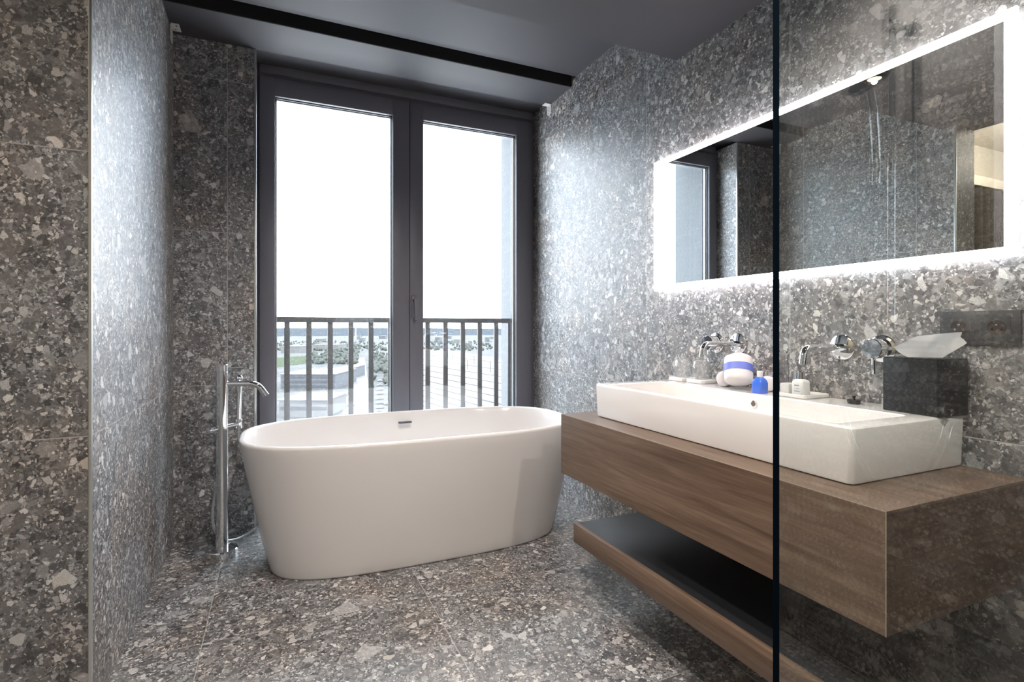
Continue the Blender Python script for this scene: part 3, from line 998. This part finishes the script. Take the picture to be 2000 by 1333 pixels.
bmesh.ops.translate(hd, vec=lathe_c, verts=hd.verts)
obj('hand_shower', b, M_CHROME, sr)
obj('spray_head', hd, M_CHROME, sr)
b = new()
sweep(b, smooth_path([(1.530, 0.058, 1.50), (1.545, -0.02, 1.25), (1.575, -0.065, 0.95), (1.585, -0.05, 0.78), (1.59, 0.01, 0.67), (1.59, 0.07, 0.645),
                      (1.59, 0.15, 0.70), (1.60, 0.185, 0.78), (1.625, 0.19, 0.845), (1.66, 0.19, 0.85), (1.6745, 0.19, 0.85)], 10), 0.0065, 12)
obj('hose', b, M_CHROME, sr)

# ------------------------------------------------------------------ corner brackets of the blind
br = thing('blind_bracket', (XR, 3.15, Z1), 'white metal blind bracket at the ceiling corner above the tiled wall right of the window', 'bracket')
b = new()
loft(b, [[(XR - 0.0045 + dx, 3.118 + y, Z1 - z) for y, z in
          [(0, 0), (0.055, 0), (0.055, 0.045)] + [(0.0275 + 0.0275 * math.cos(a), 0.045 + 0.026 * math.sin(a)) for a in [PI * k_ / 8 for k_ in range(1, 8)]] + [(0, 0.045)]]
         for dx in (0, 0.0043)])
p_ = obj('wall_flange', b, M_WHITEPL, br, ang=30)
b = new()
for y, z in ((3.137, 0.030), (3.155, 0.034), (3.137, 0.046), (3.153, 0.055), (3.146, 0.018)):
    b = new(); cyl(b, (XR - 0.0056, y, Z1 - z), (XR - 0.004, y, Z1 - z), 0.0028, 10)
    obj('screw', b, M_BEAD, p_)
b = new(); box(b, XR - 0.045, XR - 0.005, 3.118, 3.165, Z1 - 0.0035, Z1 - 0.0002, 0.0008)
obj('ceiling_flange', b, M_WHITEPL, br)
bl_ = thing('blind_bracket', (XL, 3.08, Z1), 'white metal blind bracket with dark marks at the ceiling corner above the left tiled wall', 'bracket')
b = new(); box(b, XL + 0.0003, XL + 0.004, 3.06, 3.11, Z1 - 0.075, Z1, 0.001)
obj('wall_flange', b, M_WHITEPL, bl_)
b = new(); box(b, XL + 0.0045, XL + 0.040, 3.045, 3.12, Z1 - 0.004, Z1 - 0.0003, 0.0008)
cf = obj('ceiling_flange', b, M_WHITEPL, bl_)
b = new()
cyl(b, (XL + 0.026, 3.062, Z1 - 0.0052), (XL + 0.026, 3.062, Z1 - 0.0038), 0.004, 10)
obj('screw', b, M_BEAD, cf)
b = new()
cyl(b, (XL + 0.018, 3.098, Z1 - 0.0052), (XL + 0.018, 3.098, Z1 - 0.0038), 0.0035, 10)
obj('screw', b, M_BEAD, cf)

# ------------------------------------------------------------------ downlights
def downlight(x, y, z, watts, label, group=None):
    t_ = thing('recessed_downlight', (x, y, z), label, 'ceiling light')
    b_ = new(); lathe(b_, [(0.046, 0.0), (0.046, -0.003), (0.034, -0.005), (0.030, -0.001)], (x, y, z), 36)
    obj('bezel', b_, M_CEIL, t_)
    b_ = new(); lathe(b_, [(0.0, -0.0010), (0.029, -0.0010), (0.029, -0.0004)], (x, y, z), 36)
    obj('lens', b_, M_LEDWARM, t_)
    ld = bpy.data.lights.new('downlight_lamp', 'SPOT')
    ld.energy = watts
    ld.color = WARM
    ld.spot_size = math.radians(165)
    ld.spot_blend = 1.0
    ld.shadow_soft_size = 0.012
    lo = bpy.data.objects.new('downlight_lamp', ld)
    COL.objects.link(lo)
    lo.parent = t_
    lo.location = (0, 0, -0.014)
    return t_


for x, y, z, w, lab in DOWNLIGHTS:
    downlight(x, y, z, w, lab)

# bedroom: unseen lamp added for warm fill and bounce, and curtains
bd = thing('bedroom_fill_fixture', (-2.3, 1.7, 2.80), 'unseen round lamp added as warm fill light in the bedroom beyond the bathroom', 'ceiling light')
b = new(); lathe(b, [(0.20, 0.0), (0.20, -0.06), (0.18, -0.075), (0.0, -0.075)], (-2.3, 1.7, 2.80), 40)
obj('fill_lamp_shade', b, mat('fill_lamp_diffuser', (0.9, 0.88, 0.84), 0.6, emit=(1, 0.85, 0.68), estr=2.5), bd)
ld = bpy.data.lights.new('bedroom_fill_light', 'POINT'); ld.shadow_soft_size = 0.1; ld.energy = BEDROOM_W; ld.color = (1.0, 0.88, 0.76)
lo = bpy.data.objects.new('bedroom_fill_light', ld); COL.objects.link(lo); lo.parent = bd; lo.location = (0, 0, -0.22)

cu = new()
nx = 240
rows = []
for z in (0.02, 2.36):
    row = []
    for i in range(nx + 1):
        x = -3.9 + 3.15 * i / nx
        row.append(cu.verts.new((x, 2.64 + 0.035 * math.sin(x * 62 + 0.8 * math.sin(x * 9)) + 0.01 * math.sin(x * 23), z)))
    rows.append(row)
for i in range(nx): cu.faces.new((rows[0][i], rows[0][i + 1], rows[1][i + 1], rows[1][i]))
bmesh.ops.solidify(cu, geom=list(cu.faces), thickness=0.003)
tag(obj('curtain', cu, M_CURTAIN, loc=(-2.3, 2.64, 0), ang=80), 'long grey-brown pleated curtain in the bedroom, seen in the mirror', 'curtain')
b = new(); box(b, -3.95, -0.70, 2.62, 2.75, 2.372, 2.46, 0.004)
tag(obj('curtain_pelmet', b, M_CREAM, loc=(-2.3, 2.68, 2.37)), 'white curtain pelmet along the top of the bedroom curtain', 'pelmet')

# ------------------------------------------------------------------ the city below
SN, CS = math.sin(YAW), math.cos(YAW)
ZG = -38.0


def G(u, v, z=ZG):
    d = FPX * (1.1 - z) / (v - 640.5)
    r = (u - 1000) / FPX * d
    return r * CS + d * SN, -r * SN + d * CS, d


M_GROUND = bpy.data.materials.new('city_ground'); M_GROUND.use_nodes = True
N, L = M_GROUND.node_tree.nodes, M_GROUND.node_tree.links
bs = N['Principled BSDF']; geo = N.new('ShaderNodeNewGeometry')
n1 = N.new('ShaderNodeTexNoise'); n1.inputs['Scale'].default_value = 0.035; n1.inputs['Detail'].default_value = 9; n1.inputs['Roughness'].default_value = 0.7
r1 = N.new('ShaderNodeValToRGB')
cr = r1.color_ramp
for p, c in ((0.36, (0.036, 0.041, 0.039)), (0.62, (0.064, 0.064, 0.066))):
    e = cr.elements[0] if p == 0.36 else cr.elements[1]
    e.position = p; e.color = (*c, 1)
L.new(geo.outputs['Position'], n1.inputs['Vector']); L.new(n1.outputs['Fac'], r1.inputs['Fac'])
L.new(r1.outputs['Color'], bs.inputs['Base Color']); bs.inputs['Roughness'].default_value = 0.95
bs.inputs['Specular IOR Level'].default_value = 0.1
b = new()
bmesh.ops.create_grid(b, x_segments=1, y_segments=1, size=9000)
bmesh.ops.translate(b, vec=(0, 9100, ZG), verts=b.verts)
struct('ground', b, M_GROUND, smooth=False)

# hills on the horizon
M_HILL = mat('wooded_hill', (0.040, 0.046, 0.053), 1.0, spec=0.0, noise_amt=0.15, noise_scale=0.004)
b = new()
rowsH = []
nH = 90
for j, (dist, hh) in enumerate(((2600, 0.0), (3000, 0.55), (3500, 1.0), (4200, 0.6), (4800, 0.0))):
    row = []
    for i in range(nH + 1):
        x = -2400 + 6400 * i / nH
        top = 33 + 9 * noise.noise(Vector((x * 0.0012, 3.1, 0))) + 3 * noise.noise(Vector((x * 0.006, 1.1, 0)))
        row.append(b.verts.new((x, dist + 120 * noise.noise(Vector((x * .001, j, 4))), ZG + hh * (top + 4))))
    rowsH.append(row)
for a, c in zip(rowsH[:-1], rowsH[1:]):
    for i in range(nH): b.faces.new((a[i], a[i + 1], c[i + 1], c[i]))
struct('hills', b, M_HILL)

M_ROOF = mat('pale_flat_roof', (0.075, 0.077, 0.080), 0.9, noise_amt=0.06, noise_scale=0.1)
M_FAC = mat('grey_facade', (0.058, 0.062, 0.069), 0.9)
M_FAC2 = mat('pale_facade', (0.075, 0.075, 0.075), 0.9)
M_WIN = mat('dark_window_band', (0.025, 0.028, 0.034), 0.4)


SITES = []


def hall(u0, u1, v, h, depth, label=None, group=None, fac=M_FAC, name='warehouse', rows_=0):
    xa, ya, d = G(u0, v); xb, yb, _ = G(u1, v)
    wdt = (u1 - u0) * d / FPX
    cx_, cy_ = (xa + xb) / 2, (ya + yb) / 2
    t_ = thing(name, (cx_, cy_, ZG), label, 'building', group)
    rm = Matrix.Rotation(-YAW, 3, 'Z')
    cyc = Vector((cx_, cy_, 0)) + rm @ Vector((0, depth / 2, 0))
    rad_ = 0.5 * math.hypot(wdt, depth)
    SITES.append((cyc.xy.copy(), rad_))
    b_ = new(); box(b_, cyc.x - wdt / 2, cyc.x + wdt / 2, cyc.y - depth / 2, cyc.y + depth / 2, ZG, ZG + h, rot=rm)
    obj('walls', b_, fac, t_, smooth=False)
    b_ = new(); box(b_, cyc.x - wdt / 2 - .4, cyc.x + wdt / 2 + .4, cyc.y - depth / 2 - .4, cyc.y + depth / 2 + .4, ZG + h, ZG + h + 0.5, rot=rm)
    obj('roof', b_, M_ROOF, t_, smooth=False)
    for k_ in range(rows_):
        zc = ZG + h * (k_ + 0.55) / rows_
        off = rm @ Vector((0, -depth / 2 - 0.1, 0))
        b_ = new(); box(b_, cyc.x + off.x - wdt * .47, cyc.x + off.x + wdt * .47, cyc.y + off.y - 0.15, cyc.y + off.y + 0.15, zc - 0.7, zc + 0.7, rot=rm)
        obj('window_band', b_, M_WIN, t_, smooth=False)
    return t_


hall(548, 655, 760, 9, 46, 'wide three-storey office block with a pale flat roof below the railing', rows_=3)
hall(545, 640, 815, 7, 26, 'low hall with a pale roof closest below the window', rows_=1, fac=M_FAC2)
hall(655, 684, 742, 8, 40, 'narrow grey hall with a pale roof beside the office block', rows_=1)
hall(548, 584, 690, 10, 60, 'pale low depot beyond the green field', fac=M_FAC2)
hall(610, 660, 684, 9, 50, 'long white-roofed depot below the wooded hill', fac=M_FAC2)
rs = random.Random(5)
for k_ in range(34):
    v = 662 + 62 * rs.random() ** 1.4
    u = rs.uniform(548, 960)
    if v > 690: continue
    w = rs.uniform(7, 20) * (v - 640) / 45 + 3
    x_, y_, d_ = G(u + w / 2, v)
    if any((Vector((x_, y_ + 25)) - c_).length < r_ + w * d_ / FPX / 2 + 30 for c_, r_ in SITES): continue
    hall(u, u + w, v, rs.uniform(6, 12), rs.uniform(20, 50), 'small pale-roofed building scattered in the distant town', 'distant town buildings', fac=rs.choice((M_FAC, M_FAC2)), name='town_house')
x, y, _ = G(695, 664)
b = new(); sweep(b, [(x, y, ZG), (x, y, ZG + 45)], [2.4, 1.6], 16)
tag(obj('chimney_stack', b, mat('white_concrete', (0.2, 0.2, 0.2), 0.9), loc=(x, y, ZG)), 'tall slim white chimney rising before the wooded hill', 'chimney')

# field, road, railway tracks
def patch(name, uv, m, z, label=None, cat=None, kind=None):
    b_ = new(); vs_ = [b_.verts.new((*G(u, v)[:2], ZG + z)) for u, v in uv]
    f = b_.faces.new(vs_)
    r = bmesh.ops.extrude_face_region(b_, geom=[f])
    bmesh.ops.translate(b_, vec=(0, 0, -z + 0.005), verts=[q for q in r['geom'] if isinstance(q, bmesh.types.BMVert)])
    o = obj(name, b_, m, smooth=False)
    return tag(o, label, cat, kind=kind)


patch('field', [(530, 720), (625, 706), (625, 694), (530, 700)], mat('grass_field', (0.044, 0.053, 0.037), 1, spec=0), 0.12, kind='structure')
patch('road', [(655, 850), (735, 850), (712, 700), (700, 700)], mat('pale_asphalt', (0.075, 0.075, 0.075), 0.9), 0.10, kind='structure')
patch('rail_yard', [(828, 850), (1060, 850), (1060, 715), (828, 676)], mat('ballast', (0.060, 0.058, 0.056), 0.95, noise_amt=0.1, noise_scale=.5), 0.08, kind='structure')
M_TRACK = mat('rail_steel', (0.036, 0.036, 0.038), 0.6)
for k_ in range(11):
    va, vb = 690 + 9.5 * k_, 718 + 15.5 * k_
    xa, ya, _ = G(800, va); xb, yb, _ = G(1060, vb)
    b = new(); sweep(b, [(xa, ya, ZG + 0.3), (xb, yb, ZG + 0.3)], 0.32, 4)
    tag(obj('railway_track', b, M_TRACK, loc=(xa, ya, ZG)), 'straight railway track in the yard below the balcony', 'railway track', 'railway tracks')
M_MAST = mat('mast_grey', (0.03, 0.032, 0.035), 0.7)
for k_, (u, v) in enumerate(((875, 700), (884, 708), (913, 722), (926, 712), (958, 728), (846, 700))):
    x, y, d = G(u, v)
    b = new(); sweep(b, [(x, y, ZG), (x, y, ZG + 9)], 0.28, 8); box(b, x - 4, x + 0.2, y - .15, y + .15, ZG + 8, ZG + 8.3)
    tag(obj('catenary_mast', b, M_MAST, loc=(x, y, ZG)), 'slim grey overhead-line mast beside the railway tracks', 'mast', 'overhead-line masts')

# parked cars near the road
rt = random.Random(3)
M_CARW = mat('pale_car_paint', (0.09, 0.092, 0.095), 0.4)
for k_ in range(40):
    if k_ < 18: u, v = 660 + 6 * (k_ % 6) + rt.uniform(-1, 1), 772 + 20 * (k_ // 6) + rt.uniform(-2, 2)
    else: u, v = 742 + 8 * ((k_ - 18) % 3), 745 + 9 * ((k_ - 18) // 3) + rt.uniform(-1, 1)
    x, y, d = G(u, v)
    a = rt.choice((0.3, 0.35))
    if any((Vector((x, y)) - c_).length < r_ + 3 for c_, r_ in SITES): continue
    SITES.append((Vector((x, y)), 2.2))
    rm = Matrix.Rotation(a, 3, 'Z')
    b = new()
    box(b, x - 2.1, x + 2.1, y - .9, y + .9, ZG + .25, ZG + .85, .15, 1, rot=rm)
    box(b, x - 1.2, x + 1.1, y - .78, y + .78, ZG + .8, ZG + 1.4, .2, 1, rot=rm)
    tag(obj('car', b, M_CARW, loc=(x, y, ZG)), 'pale car parked in the yard far below the window', 'car', 'parked cars')

# trees in the valley: loose masses nobody could count
M_TREE = mat('bare_trees', (0.052, 0.057, 0.052), 1.0, spec=0.0, noise_amt=0.3, noise_scale=0.08)
b = new()
rt = random.Random(11)
for k_ in range(900):
    reg = rt.random()
    if reg < 0.55: u, v = rt.uniform(535, 960), 668 + 18 * rt.random()
    elif reg < 0.8: u, v = rt.uniform(600, 700), rt.uniform(684, 712)
    else: u, v = rt.uniform(722, 790), rt.uniform(690, 760)
    x, y, d = G(u, v)
    r = rt.uniform(1.6, 3.6)
    if any((Vector((x, y)) - c_).length < r_ + 8 for c_, r_ in SITES): continue
    q = bmesh.ops.create_icosphere(b, subdivisions=1, radius=r)
    for vv in q['verts']:
        vv.co *= rt.uniform(0.75, 1.2)
    bmesh.ops.translate(b, vec=(x, y, ZG + r * 0.8), verts=q['verts'])
tag(obj('foliage', b, M_TREE), 'loose belts of bare trees between the town buildings', 'trees', kind='stuff')
